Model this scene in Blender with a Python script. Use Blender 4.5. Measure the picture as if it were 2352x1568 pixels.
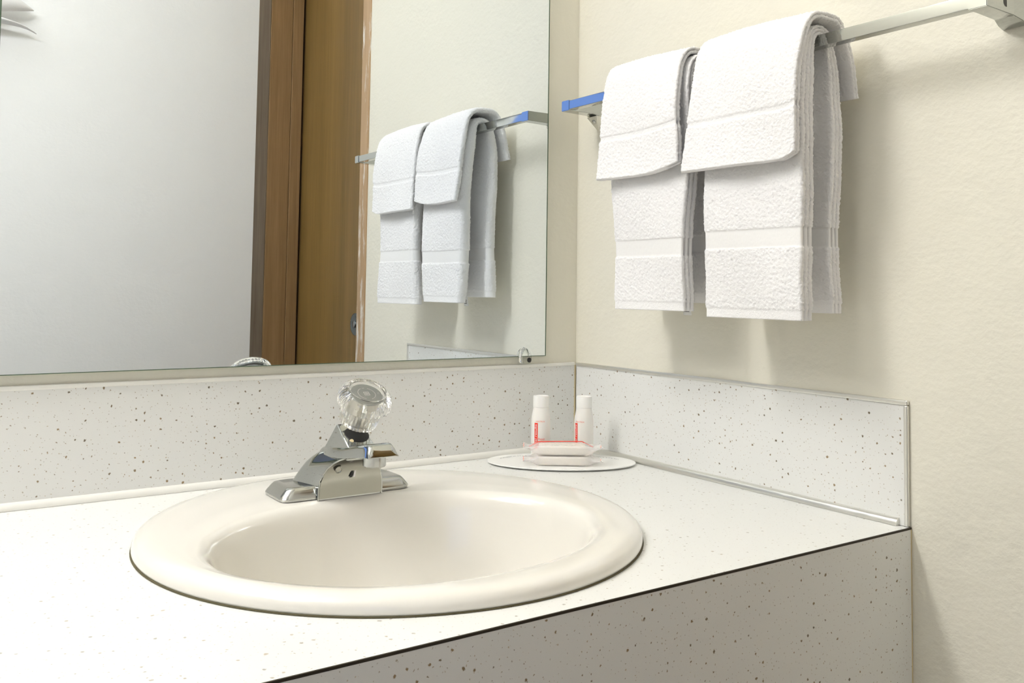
import bpy, bmesh, math, random
import numpy as np
from mathutils import Vector, Matrix

for o in list(bpy.data.objects):
    bpy.data.objects.remove(o)
SC = bpy.context.scene
COL = SC.collection
ZC = 0.80            # height of the counter top; the counter's back right corner is x=0, y=0

# ------------------------------------------------------------------ camera
def make_camera():
    yaw, pitch, roll = 0.60632, 0.05352, 0.01413
    fw = Vector((math.sin(yaw) * math.cos(pitch), math.cos(yaw) * math.cos(pitch), math.sin(pitch)))
    r = Vector((math.cos(yaw), -math.sin(yaw), 0))
    u = r.cross(fw)
    r2 = r * math.cos(roll) + u * math.sin(roll)
    u2 = -r * math.sin(roll) + u * math.cos(roll)
    cd = bpy.data.cameras.new('camera')
    cd.sensor_width = 36.0
    cd.lens = 2082.47 / 2352 * 36.0
    cd.shift_y = -228.5 / 2352
    cd.clip_start = 0.02
    cam = bpy.data.objects.new('camera', cd)
    COL.objects.link(cam)
    M = Matrix((r2, u2, -fw)).transposed().to_4x4()
    M.translation = Vector((-0.8282, -1.02857, 0.22344 + ZC))
    cam.matrix_world = M
    SC.camera = cam
make_camera()

# ------------------------------------------------------------------ world, exposure
w = bpy.data.worlds.new('world')
SC.world = w
w.use_nodes = True
w.node_tree.nodes['Background'].inputs[0].default_value = (0.45, 0.62, 1.0, 1)
w.node_tree.nodes['Background'].inputs[1].default_value = 0.1
SC.view_settings.view_transform = 'Standard'
SC.view_settings.look = 'None'
SC.view_settings.exposure = 0.62
SC.view_settings.gamma = 1.0
SC.view_settings.use_curve_mapping = False
SC.cycles.max_bounces = 16
SC.cycles.diffuse_bounces = 8
SC.cycles.glossy_bounces = 8
SC.cycles.transmission_bounces = 10
SC.cycles.transparent_max_bounces = 12
SC.cycles.use_denoising = True
SC.cycles.sample_clamp_indirect = 8.0
LAMP_POWER = 21.0        # emission strength of the vanity lamp's diffuser
FILL_POWER = 3.2         # emission of the unseen ceiling panel added as fill
WINDOW_POWER = 1.3       # emission of the daylit window

# ------------------------------------------------------------------ helpers
def setp(o, **k):
    for a, b in k.items():
        o[a] = b
    return o

def thing(name, label, cat, loc=(0, 0, 0), group=None):
    o = bpy.data.objects.new(name, None)
    o.empty_display_size = 0.02
    COL.objects.link(o)
    o.location = loc
    o['label'] = label
    o['category'] = cat
    if group:
        o['group'] = group
    return o

def tag(o, label, cat, group=None):
    o['label'] = label
    o['category'] = cat
    if group:
        o['group'] = group
    return o

def root_loc(p):
    v = Vector((0, 0, 0))
    while p is not None:
        v += p.location
        p = p.parent
    return v

def link(name, me, mat, parent=None, smooth=True, angle=40, origin=None):
    """mesh data is in world coordinates; shift it so that the origin is the parent's (or `origin`)"""
    off = root_loc(parent) if parent else Vector(origin if origin else (0, 0, 0))
    me.transform(Matrix.Translation(-off))
    if smooth:
        me.polygons.foreach_set('use_smooth', [True] * len(me.polygons))
        if angle:
            me.set_sharp_from_angle(angle=math.radians(angle))
    if mat:
        me.materials.append(mat)
    o = bpy.data.objects.new(name, me)
    COL.objects.link(o)
    if parent:
        o.parent = parent
    elif origin:
        o.location = origin
    return o

def pymesh(name, v, f):
    me = bpy.data.meshes.new(name)
    me.from_pydata([tuple(map(float, a)) for a in v], [], f)
    me.update()
    return me

def bmmesh(name, bm):
    bmesh.ops.recalc_face_normals(bm, faces=bm.faces)
    me = bpy.data.meshes.new(name)
    bm.to_mesh(me)
    bm.free()
    return me

def bm_box(bm, lo, hi, bev=0.0, seg=2):
    vs = [bm.verts.new((x, y, z)) for z in (lo[2], hi[2]) for y in (lo[1], hi[1]) for x in (lo[0], hi[0])]
    fs = [(0, 1, 3, 2), (4, 6, 7, 5), (0, 4, 5, 1), (2, 3, 7, 6), (0, 2, 6, 4), (1, 5, 7, 3)]
    F = [bm.faces.new([vs[i] for i in f]) for f in fs]
    bmesh.ops.recalc_face_normals(bm, faces=F)
    if bev > 0:
        E = list({e for f in F for e in f.edges})
        bmesh.ops.bevel(bm, geom=E, offset=bev, segments=seg, profile=0.5, affect='EDGES')

def flat_faces(o, bev=1.0):
    """keep big faces flat-shaded between rounded edges"""
    if bev > 0:
        m = o.modifiers.new('weighted normals', 'WEIGHTED_NORMAL')
        m.keep_sharp = True
        m.weight = 100
    return o

def box(name, lo, hi, mat, parent=None, bev=0.0, seg=2, **k):
    bm = bmesh.new()
    lo2 = [min(a, b) for a, b in zip(lo, hi)]
    hi2 = [max(a, b) for a, b in zip(lo, hi)]
    bm_box(bm, lo2, hi2, bev, seg)
    return flat_faces(link(name, bmmesh(name, bm), mat, parent, **k), bev)

def boxes(name, L, mat, parent=None, bev=0.0, **k):
    bm = bmesh.new()
    for lo, hi in L:
        bm_box(bm, [min(a, b) for a, b in zip(lo, hi)], [max(a, b) for a, b in zip(lo, hi)], bev)
    return flat_faces(link(name, bmmesh(name, bm), mat, parent, **k), bev)

def loft(rings, cap0=True, cap1=True, closed=True):
    n = len(rings[0])
    v = [p for r in rings for p in r]
    f = []
    for i in range(len(rings) - 1):
        for j in range(n if closed else n - 1):
            k = (j + 1) % n
            f.append((i * n + j, i * n + k, (i + 1) * n + k, (i + 1) * n + j))
    if cap0:
        f.append(tuple(reversed(range(n))))
    if cap1:
        f.append(tuple((len(rings) - 1) * n + j for j in range(n)))
    return v, f

def loft_obj(name, rings, mat, parent=None, cap0=True, cap1=True, **k):
    v, f = loft(rings, cap0, cap1)
    me = pymesh(name, v, f)
    bm = bmesh.new()
    bm.from_mesh(me)
    bmesh.ops.recalc_face_normals(bm, faces=bm.faces)
    bm.to_mesh(me)
    bm.free()
    return link(name, me, mat, parent, **k)

def frame(axis):
    a = Vector(axis).normalized()
    t = Vector((0, 0, 1)) if abs(a.z) < 0.9 else Vector((1, 0, 0))
    x = t.cross(a).normalized()
    return x, a.cross(x), a

def lathe(name, prof, mat, parent, base, axis=(0, 0, 1), n=64, rad=None, sx=1.0, sy=1.0, cap0=True, cap1=True, **k):
    """prof: (radius, height) pairs along axis from base; rad(theta, i) modulates the radius"""
    x, y, a = frame(axis)
    base = Vector(base)
    rings = []
    for i, (r, h) in enumerate(prof):
        ring = []
        for j in range(n):
            t = 2 * math.pi * j / n
            q = r * (rad(t, i) if rad else 1.0)
            ring.append(base + x * (q * math.cos(t) * sx) + y * (q * math.sin(t) * sy) + a * h)
        rings.append(ring)
    return loft_obj(name, rings, mat, parent, cap0, cap1, **k)

def tube(name, pts, r, mat, parent, n=10, **k):
    pts = [Vector(p) for p in pts]
    rings = []
    for i, p in enumerate(pts):
        d = (pts[min(i + 1, len(pts) - 1)] - pts[max(i - 1, 0)]).normalized()
        x, y, _ = frame(d)
        rings.append([p + x * (r * math.cos(2 * math.pi * j / n)) + y * (r * math.sin(2 * math.pi * j / n)) for j in range(n)])
    return loft_obj(name, rings, mat, parent, **k)

def text_mesh(s, size):
    cu = bpy.data.curves.new('lettering', 'FONT')
    cu.body = s
    cu.size = size
    cu.align_x = 'LEFT'
    cu.resolution_u = 3
    o = bpy.data.objects.new('lettering', cu)
    COL.objects.link(o)
    bpy.context.view_layer.update()
    dg = bpy.context.evaluated_depsgraph_get()
    me = bpy.data.meshes.new_from_object(o.evaluated_get(dg))
    bpy.data.objects.remove(o)
    v = [tuple(q.co) for q in me.vertices]
    f = [tuple(p.vertices) for p in me.polygons]
    return v, f

# ------------------------------------------------------------------ materials
def mat(name, col, rough=0.5, metal=0.0, spec=0.5, trans=0.0, ior=1.45, coat=0.0, emit=None, es=0.0, sss=0.0, sheen=0.0):
    m = bpy.data.materials.new(name)
    m.use_nodes = True
    b = m.node_tree.nodes['Principled BSDF']
    b.inputs['Base Color'].default_value = (*col, 1)
    b.inputs['Roughness'].default_value = rough
    b.inputs['Metallic'].default_value = metal
    b.inputs['Specular IOR Level'].default_value = spec
    b.inputs['Transmission Weight'].default_value = trans
    b.inputs['IOR'].default_value = ior
    b.inputs['Coat Weight'].default_value = coat
    b.inputs['Coat Roughness'].default_value = 0.03
    b.inputs['Sheen Weight'].default_value = sheen
    if sss:
        b.inputs['Subsurface Weight'].default_value = sss
        b.inputs['Subsurface Radius'].default_value = (0.004, 0.003, 0.002)
    if emit:
        b.inputs['Emission Color'].default_value = (*emit, 1)
        b.inputs['Emission Strength'].default_value = es
    return m

class NT:
    def __init__(s, m):
        s.t = m.node_tree
        s.b = s.t.nodes['Principled BSDF']
        s.tc = s.t.nodes.new('ShaderNodeTexCoord')
    def n(s, ty, **k):
        q = s.t.nodes.new(ty)
        for a, b in k.items():
            setattr(q, a, b)
        return q
    def l(s, a, b):
        s.t.links.new(a, b)
    def mapping(s, scale=(1, 1, 1), loc=(0, 0, 0)):
        q = s.n('ShaderNodeMapping')
        q.inputs['Scale'].default_value = scale
        q.inputs['Location'].default_value = loc
        s.l(s.tc.outputs['Object'], q.inputs['Vector'])
        return q.outputs['Vector']
    def noise(s, vec, scale, detail=3, rough=0.5):
        q = s.n('ShaderNodeTexNoise')
        q.inputs['Scale'].default_value = scale
        q.inputs['Detail'].default_value = detail
        q.inputs['Roughness'].default_value = rough
        s.l(vec, q.inputs['Vector'])
        return q
    def math(s, op, a, b=None, c=None, clamp=False):
        q = s.n('ShaderNodeMath', operation=op, use_clamp=clamp)
        for i, v in enumerate((a, b, c)):
            if v is None:
                continue
            if isinstance(v, (int, float)):
                q.inputs[i].default_value = v
            else:
                s.l(v, q.inputs[i])
        return q.outputs[0]
    def mix(s, fac, a, b):
        q = s.n('ShaderNodeMix', data_type='RGBA')
        if isinstance(fac, (int, float)):
            q.inputs[0].default_value = fac
        else:
            s.l(fac, q.inputs[0])
        for i, v in ((6, a), (7, b)):
            if isinstance(v, tuple):
                q.inputs[i].default_value = (*v, 1)
            else:
                s.l(v, q.inputs[i])
        return q.outputs[2]
    def bump(s, h, strength, dist):
        q = s.n('ShaderNodeBump')
        q.inputs['Strength'].default_value = strength
        q.inputs['Distance'].default_value = dist
        s.l(h, q.inputs['Height'])
        s.l(q.outputs['Normal'], s.b.inputs['Normal'])

def m_wall(name, col):
    m = mat(name, col, 0.45, spec=0.35)
    t = NT(m)
    v = t.mapping((1, 1, 1.25))
    a = t.noise(v, 130, 3, 0.55)
    b = t.noise(v, 38, 2, 0.5)
    h = t.math('ADD', t.math('MULTIPLY', a.outputs['Fac'], 0.55), b.outputs['Fac'])
    t.bump(h, 0.28, 0.004)
    return m

def m_laminate(name, base, horizontal=False):
    """gold and brown flecks scattered over the sheet; laid out in the sheet's own plane"""
    m = mat(name, base, 0.32, spec=0.5)
    t = NT(m)
    v = t.mapping()
    sp = t.n('ShaderNodeSeparateXYZ')
    t.l(v, sp.inputs[0])
    cb = t.n('ShaderNodeCombineXYZ')
    if horizontal:
        t.l(sp.outputs[0], cb.inputs[0])
        t.l(sp.outputs[1], cb.inputs[1])
    else:
        t.l(t.math('ADD', sp.outputs[0], sp.outputs[1]), cb.inputs[0])
        t.l(sp.outputs[2], cb.inputs[1])
    wob = t.noise(cb.outputs[0], 420, 2)
    va = t.n('ShaderNodeVectorMath', operation='MULTIPLY_ADD')
    t.l(wob.outputs['Color'], va.inputs[0])
    va.inputs[1].default_value = (0.0024, 0.0024, 0.0)
    t.l(cb.outputs[0], va.inputs[2])
    def flecks(scale, rmin, rmax, keep, seedloc, pw):
        mp = t.n('ShaderNodeMapping')
        t.l(va.outputs[0], mp.inputs['Vector'])
        mp.inputs['Location'].default_value = seedloc
        vo = t.n('ShaderNodeTexVoronoi', feature='F1', distance='EUCLIDEAN', voronoi_dimensions='2D')
        vo.inputs['Scale'].default_value = scale
        vo.inputs['Randomness'].default_value = 1.0
        t.l(mp.outputs[0], vo.inputs['Vector'])
        sep = t.n('ShaderNodeSeparateColor')
        t.l(vo.outputs['Color'], sep.inputs[0])
        kp = t.math('LESS_THAN', sep.outputs[1], keep)
        rr = t.math('MULTIPLY_ADD', t.math('POWER', sep.outputs[0], pw), (rmax - rmin) * scale, rmin * scale)
        d = t.math('SUBTRACT', rr, vo.outputs['Distance'])
        f = t.math('MULTIPLY', t.math('MULTIPLY', d, 14.0, clamp=True), kp)
        return f, sep.outputs[2]
    f1, c1 = flecks(120, 0.0005, 0.0016, 0.85, (3.1, 1.7, 0.0), 5.0)
    f2, c2 = flecks(190, 0.0003, 0.0008, 0.6, (0.3, 5.2, 0.0), 2.0)
    fc1 = t.mix(c1, (0.10, 0.066, 0.022), (0.28, 0.175, 0.062))
    fc2 = t.mix(c2, (0.30, 0.25, 0.17), (0.42, 0.29, 0.14))
    big = t.noise(cb.outputs[0], 3.0, 2)
    basec = t.mix(big.outputs['Fac'], base, tuple(0.97 * q for q in base))
    c = t.mix(t.math('MULTIPLY', f2, 0.3 if horizontal else 0.7), basec, fc2)   # worktop flecks faded: sheen and overexposure put into the colour
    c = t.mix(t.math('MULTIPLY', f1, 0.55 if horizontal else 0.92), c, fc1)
    t.l(c, t.b.inputs['Base Color'])
    return m

def m_wood(name, c0, c1, sc=1.0, rough=0.35, dark=None):
    m = mat(name, c0, rough, spec=0.4)
    t = NT(m)
    v = t.mapping((14 * sc, 14 * sc, 0.7 * sc))
    a = t.noise(v, 1.6, 4, 0.6)
    v2 = t.mapping((260, 260, 6))
    b = t.noise(v2, 1.0, 3, 0.6)
    f = t.math('MULTIPLY_ADD', b.outputs['Fac'], 0.45, t.math('MULTIPLY', a.outputs['Fac'], 0.75))
    rp = t.n('ShaderNodeValToRGB')
    rp.color_ramp.elements[0].position = 0.36
    rp.color_ramp.elements[1].position = 0.78
    rp.color_ramp.elements[0].color = (*c0, 1)
    rp.color_ramp.elements[1].color = (*c1, 1)
    t.l(f, rp.inputs[0])
    t.l(rp.outputs[0], t.b.inputs['Base Color'])
    t.bump(b.outputs['Fac'], 0.15, 0.001)
    return m

def m_worn(name, c0, c1, paint):
    m = m_wood(name, c0, c1, 1.3, 0.5)
    t = NT(m)
    old = t.b.inputs['Base Color'].links[0].from_socket
    n = t.noise(t.mapping((60, 60, 9)), 1.0, 5, 0.7)
    k = t.noise(t.mapping((1, 1, 2.2), (0, 0, 0.7)), 1.2, 2)
    f = t.math('ADD', n.outputs['Fac'], t.math('MULTIPLY', k.outputs['Fac'], 0.35))
    g = t.math('MULTIPLY', t.math('SUBTRACT', f, 0.73), 9.0, clamp=True)
    t.l(t.mix(g, old, paint), t.b.inputs['Base Color'])
    return m

def m_metal(name, col, rough, bump=0.0, sc=60):
    m = mat(name, col, rough, metal=1.0)
    t = NT(m)
    n = t.noise(t.mapping(), sc, 3)
    r = t.math('MULTIPLY_ADD', n.outputs['Fac'], rough * 0.6, rough * 0.7)
    t.l(r, t.b.inputs['Roughness'])
    if bump:
        t.bump(n.outputs['Fac'], bump, 0.001)
    return m

def m_terry(name, col):
    m = mat(name, col, 0.95, spec=0.1, sheen=0.25)
    t = NT(m)
    n = t.noise(t.mapping(), 700, 2, 0.6)
    h = t.noise(t.mapping(), 300, 2, 0.6)
    t.bump(t.math('ADD', n.outputs['Fac'], h.outputs['Fac']), 0.45, 0.0012)
    return m

def m_weave(name, col):
    m = mat(name, col, 0.9, spec=0.15, sheen=0.2)
    t = NT(m)
    n = t.noise(t.mapping((1, 2.2, 0.25)), 600, 2, 0.6)
    t.bump(n.outputs['Fac'], 0.3, 0.0008)
    return m

def m_film(name):
    m = bpy.data.materials.new(name)
    m.use_nodes = True
    t = NT(m)
    t.b.inputs['Base Color'].default_value = (0.95, 0.92, 0.905, 1)
    t.b.inputs['Roughness'].default_value = 0.2
    t.b.inputs['Alpha'].default_value = 0.36
    n = t.noise(t.mapping(), 160, 3, 0.6)
    t.bump(n.outputs['Fac'], 0.5, 0.002)
    return m

M = {}
M['wall'] = m_wall('cream wall paint', (0.785, 0.757, 0.655))
M['wall_far'] = m_wall('white wall paint', (0.80, 0.80, 0.79))
M['ceil'] = mat('ceiling paint', (0.82, 0.81, 0.78), 0.8)
M['floor'] = m_wood('floor vinyl', (0.13, 0.10, 0.07), (0.2, 0.155, 0.11), 0.5, 0.5)
M['lam'] = m_laminate('speckled laminate', (0.79, 0.79, 0.765))
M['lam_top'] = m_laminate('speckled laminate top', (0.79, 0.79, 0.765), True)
M['edge_dark'] = mat('laminate core edge', (0.03, 0.022, 0.012), 0.6)
M['alu'] = m_metal('aluminium trim', (0.82, 0.81, 0.77), 0.32)
M['cove'] = mat('white plastic bead', (0.80, 0.79, 0.74), 0.35)
M['caulk'] = mat('yellowed caulk', (0.62, 0.52, 0.30), 0.6)
M['dirt'] = mat('dark caulk line', (0.10, 0.085, 0.04), 0.7)
M['porc'] = mat('bone porcelain', (0.80, 0.775, 0.715), 0.14, spec=0.5, coat=0.5)
M['chrome'] = m_metal('chrome', (0.50, 0.515, 0.50), 0.05)
M['dull'] = m_metal('dull smeared chrome', (0.33, 0.325, 0.29), 0.22, 0.03, 40)
M['chrome_worn'] = m_metal('worn chrome', (0.50, 0.505, 0.485), 0.15, 0.05)
M['steel'] = m_metal('brushed steel', (0.62, 0.61, 0.57), 0.3)
M['acryl'] = mat('clear acrylic', (0.97, 0.965, 0.94), 0.04, trans=1.0, ior=1.45)
M['clear'] = mat('clear plastic', (0.97, 0.98, 0.96), 0.05, trans=1.0, ior=1.4)
M['latch'] = m_metal('dark steel', (0.20, 0.23, 0.24), 0.25)
M['index'] = m_metal('index disc', (0.36, 0.37, 0.37), 0.3)
M['white_ink'] = mat('white print', (0.85, 0.84, 0.82), 0.6)
M['black'] = mat('black', (0.012, 0.012, 0.012), 0.4)
M['mirror'] = mat('silvered glass', (0.85, 0.90, 0.95), 0.0, metal=1.0)
M['glass_edge'] = mat('green glass edge', (0.10, 0.15, 0.10), 0.25)
M['terry'] = m_terry('white terry', (0.875, 0.865, 0.86))
M['band'] = m_weave('white woven band', (0.84, 0.83, 0.82))
M['bottle'] = mat('frosted plastic', (0.86, 0.84, 0.80), 0.35, sss=0.15)
M['cap'] = mat('white cap plastic', (0.90, 0.89, 0.86), 0.4, sss=0.1)
M['red'] = mat('red print', (0.85, 0.045, 0.02), 0.5)
M['red_soft'] = mat('faint red print', (0.88, 0.30, 0.22), 0.5)
M['soap'] = mat('cream soap', (0.85, 0.81, 0.73), 0.5, sss=0.2)
M['film'] = m_film('clear film')
M['tray'] = mat('white glazed tray', (0.88, 0.875, 0.85), 0.3)
M['grey_ink'] = mat('grey print', (0.50, 0.51, 0.51), 0.6)
M['door'] = m_wood('door veneer', (0.15, 0.088, 0.024), (0.27, 0.165, 0.053), 0.5, 0.3)
M['jamb'] = m_wood('jamb wood', (0.19, 0.11, 0.045), (0.31, 0.19, 0.09), 1.2, 0.4)
M['jamb_grey'] = m_wood('weathered wood', (0.13, 0.10, 0.07), (0.25, 0.20, 0.15), 2.0, 0.6)
M['jamb_worn'] = m_worn('worn trim wood', (0.36, 0.23, 0.12), (0.50, 0.34, 0.20), (0.75, 0.73, 0.68))
M['lamp'] = mat('lamp diffuser', (0.9, 0.9, 0.88), 0.5, emit=(1.0, 0.99, 0.972), es=LAMP_POWER)
M['fill_glow'] = mat('added ceiling fill', (0.9, 0.9, 0.88), 0.5, emit=(1.0, 0.99, 0.97), es=FILL_POWER)
M['daylight'] = mat('daylit pane', (0.5, 0.6, 0.8), 0.3, emit=(0.11, 0.22, 0.56), es=WINDOW_POWER)
M['enamel'] = mat('white enamel', (0.8, 0.8, 0.78), 0.4)
M['tagtxt'] = mat('care label fabric', (0.78, 0.78, 0.76), 0.8)

# ------------------------------------------------------------------ setting
D = 0.51858          # counter depth
H = 0.12192          # splash height
MY = -0.00636        # mirror face
YJ, YJ2, YF = -0.7108, -0.7476, -1.4223
XD = 0.13            # thickness of the wall that holds the door
ZT = 2.70
def S(o):
    o['kind'] = 'structure'
    return o
RX, RY = -4.2, -4.0
S(box('floor', (RX - .1, RY - .1, -0.1), (0.9, 0.1, 0.0), M['floor'], smooth=False))
S(box('ceiling', (RX - .1, RY - .1, ZT), (0.9, 0.1, ZT + 0.1), M['ceil'], smooth=False))
S(box('wall_back', (RX - .1, 0.0, 0.0), (0.9, 0.1, ZT), M['wall'], smooth=False))
S(boxes('wall_right', [((0, 0, 0), (XD, YJ, ZT)), ((0, YJ, 2.05), (XD, YF, ZT)), ((0, YF - 0.03, 0), (XD, RY, ZT))], M['wall'], smooth=False))
S(box('wall_front', (-1.0, YF, 0.0), (0.0, YF - 0.1, ZT), M['wall_far'], smooth=False))
WX0, WX1, WZ0, WZ1 = -3.95, -2.2, 1.20, 2.64
S(boxes('wall_rear', [((RX, RY - .1, 0), (XD, RY, WZ0)), ((RX, RY - .1, WZ1), (XD, RY, ZT)), ((RX, RY - .1, WZ0), (WX0, RY, WZ1)), ((WX1, RY - .1, WZ0), (XD, RY, WZ1))], M['wall_far'], smooth=False))
S(box('wall_left', (RX - .1, RY, 0), (RX, 0, ZT), M['wall_far'], smooth=False))
win = S(boxes('window_1', [((WX0, RY - .06, WZ0), (WX0 + .05, RY + .02, WZ1)), ((WX1 - .05, RY - .06, WZ0), (WX1, RY + .02, WZ1)), ((WX0 + .05, RY - .06, WZ0), (WX1 - .05, RY + .02, WZ0 + .05)), ((WX0 + .05, RY - .06, WZ1 - .05), (WX1 - .05, RY + .02, WZ1)), ((-3.10, RY - .05, WZ0 + .05), (-3.05, RY + .01, WZ1 - .05))], M['enamel'], smooth=False))
box('pane', (WX0 + .05, RY - .04, WZ0 + .05), (WX1 - .05, RY - .03, WZ1 - .05), M['daylight'], win, smooth=False)

# door in the right wall and its wood trim
S(box('trim_1', (-0.003, YJ, 0.0), (XD - 0.002, YJ2, 2.05), M['jamb_worn'], bev=0.002))
t2 = S(box('trim_2', (0.0, YF, 0.0), (0.034, YF - 0.03, 2.05), M['jamb_grey'], bev=0.001))
box('jamb_face', (0.0345, YF + 0.003, 0.0), (0.0965, YF - 0.03, 2.05), M['jamb'], t2, bev=0.002)
box('door_stop', (0.097, YF + 0.006, 0.0), (0.1285, YF - 0.03, 2.05), M['jamb'], t2, bev=0.003)
door = S(box('door_1', (XD + 0.006, YJ + 0.1, 0.005), (XD + 0.041, YF - 0.05, 2.05), M['door'], smooth=False))
yl, zl = -1.046, ZC + 0.135
lp = lathe('latch_plate', [(0.0275, 0), (0.0275, 0.002), (0.024, 0.003), (0.020, 0.0016), (0.008, 0.0016)], M['latch'], door, (XD + 0.006, yl, zl), (-1, 0, 0), 40)
lathe('latch_turn', [(0.0085, 0), (0.0085, 0.004), (0.007, 0.005)], M['index'], lp, (XD + 0.0042, yl, zl), (-1, 0, 0), 24)

# ------------------------------------------------------------------ vanity counter
XL = -1.75           # left end of the counter
SX, SY, SR = -0.4267, -0.2666, 0.2268
vc = thing('vanity_counter', 'long white vanity counter of gold-flecked laminate with a round sink cut in', 'counter', (-0.8, -0.26, ZC))
def counter_top():
    bm = bmesh.new()
    n = 96
    O = [(XL, -D), (-0.0005, -D), (-0.0005, -0.0005), (XL, -0.0005)]
    I = [(SX + 0.212 * math.cos(2 * math.pi * j / n), SY + 0.212 * math.sin(2 * math.pi * j / n)) for j in range(n)]
    for z, rev in ((ZC, False), (ZC - 0.03, True)):
        E = []
        for L in (O, I):
            vs = [bm.verts.new((x, y, z)) for x, y in L]
            E += [bm.edges.new((vs[i], vs[(i + 1) % len(vs)])) for i in range(len(vs))]
        bmesh.ops.triangle_fill(bm, use_beauty=True, use_dissolve=False, edges=E)
    bm.verts.ensure_lookup_table()
    k = len(O) + n
    for base, cnt in ((0, 4), (4, n)):
        for i in range(cnt):
            a, b = base + i, base + (i + 1) % cnt
            bm.faces.new((bm.verts[a], bm.verts[b], bm.verts[k + b], bm.verts[k + a]))
    return bmmesh('laminate_top', bm)
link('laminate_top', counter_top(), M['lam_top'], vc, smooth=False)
box('edge_strip', (XL, -D - 0.0012, ZC - 0.0016), (-0.0005, -D + 0.0002, ZC + 0.0002), M['edge_dark'], vc, smooth=False)
box('apron', (XL, -D - 0.0010, ZC - 0.0018), (-0.0018, -D + 0.018, ZC - 0.26), M['lam'], vc, smooth=False)
box('apron_caulk', (-0.0018, -D - 0.0012, ZC - 0.002), (-0.0003, -D + 0.002, ZC - 0.26), M['caulk'], vc, smooth=False)

# splashes
def quarter(name, p0, p1, inx, r, m, parent):
    """round bead in the seam between counter and splash; inx = direction away from the wall"""
    p0, p1, n = Vector(p0), Vector(p1), Vector(inx)
    rings = []
    for p in (p0, p1):
        ring = [p, p + n * r]
        for k in range(1, 9):
            t = k / 8 * math.pi / 2
            ring.append(p + n * (r * math.cos(t)) + Vector((0, 0, 1)) * (r * 1.25 * math.sin(t)))
        rings.append(ring)
    return loft_obj(name, rings, m, parent, angle=50)
bs = thing('backsplash', 'long flecked laminate splash strip under the mirror, behind the faucet', 'backsplash', (-0.8, 0, ZC))
box('splash_panel', (XL, -0.0002, ZC + 0.0005), (-0.0022, -0.0022, ZC + H - 0.003), M['lam'], bs, smooth=False)
box('top_trim', (XL, -0.0002, ZC + H - 0.0048), (-0.0045, -0.0042, ZC + H), M['cove'], bs, bev=0.0012, seg=3)
quarter('seam_bead', (XL, -0.0023, ZC + 0.0003), (-0.0085, -0.0023, ZC + 0.0003), (0, -1, 0), 0.0058, M['cove'], bs)
box('corner_caulk', (-0.0040, -0.0003, ZC + 0.006), (-0.0023, -0.0032, ZC + H - 0.004), M['caulk'], bs, bev=0.0004)
ss = thing('sidesplash', 'short flecked laminate splash panel with metal edging on the right wall below the towels', 'backsplash', (0, -0.26, ZC))
box('splash_panel', (-0.0002, -0.0046, ZC + 0.0005), (-0.0022, -D + 0.002, ZC + H - 0.003), M['lam'], ss, smooth=False)
box('top_trim', (-0.0002, -0.0046, ZC + H - 0.0048), (-0.0042, -D, ZC + H), M['alu'], ss, bev=0.0012, seg=3)
box('end_trim', (-0.0002, -D + 0.0046, ZC + 0.0006), (-0.0042, -D, ZC + H - 0.005), M['alu'], ss, bev=0.0012, seg=3)
quarter('seam_bead', (-0.0023, -0.0085, ZC + 0.0003), (-0.0023, -D + 0.0105, ZC + 0.0003), (-1, 0, 0), 0.0058, M['alu'], ss)

# ------------------------------------------------------------------ mirror
MZ, MXR, MXL, MTOP = ZC + 0.13365, -0.0604, -0.7416, ZC + 0.90
mr = thing('wall_mirror', 'large frameless plate mirror fixed to the wall above the counter', 'mirror', (-0.40, 0, MZ))
box('glass', (MXL, MY, MZ), (MXR, MY + 0.001, MTOP), M['mirror'], mr, smooth=False)
box('glass_back', (MXL, MY + 0.00105, MZ), (MXR, -0.0004, MTOP), M['glass_edge'], mr, smooth=False)
boxes('polished_edge', [((MXR, MY - 0.0001, MZ), (MXR + 0.0016, -0.0004, MTOP)), ((MXL, MY - 0.0001, MZ - 0.0009), (MXR + 0.0016, -0.0004, MZ - 0.0001)), ((MXL - 0.0016, MY - 0.0001, MZ), (MXL, -0.0004, MTOP))], M['glass_edge'], mr, smooth=False)
cx, cz = -0.0965, ZC + 0.1285
cl = thing('mirror_clip', 'small clear plastic clip with a black screw at the lower right corner of the mirror', 'clip', (cx, MY, cz))
prof = []
bm = bmesh.new()
outl = [(-0.0095, -0.0035), (-0.0105, 0.002), (-0.0095, 0.008), (-0.006, 0.0145), (-0.001, 0.0175), (0.001, 0.0175), (0.006, 0.0145), (0.0095, 0.008), (0.0105, 0.002), (0.0095, -0.0035), (0.005, -0.0055), (-0.005, -0.0055)]
fr = [bm.verts.new((cx + x * 0.85, MY - 0.0062, cz + z * 0.9)) for x, z in outl]
bk = [bm.verts.new((cx + x, MY - 0.0006, cz + z)) for x, z in outl]
bm.faces.new(fr)
bm.faces.new(list(reversed(bk)))
for i in range(len(outl)):
    j = (i + 1) % len(outl)
    bm.faces.new((fr[j], fr[i], bk[i], bk[j]))
bmesh.ops.recalc_face_normals(bm, faces=bm.faces)
bmesh.ops.bevel(bm, geom=list(bm.edges), offset=0.0008, segments=2, affect='EDGES')
flat_faces(link('clip_body', bmmesh('clip_body', bm), M['clear'], cl, angle=50))
sc_ = lathe('screw', [(0.0034, 0), (0.0034, 0.0008), (0.0026, 0.0016), (0.0008, 0.0018)], M['black'], cl, (cx + 0.004, MY - 0.0066, cz), (0, -1, 0), 24)

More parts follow.
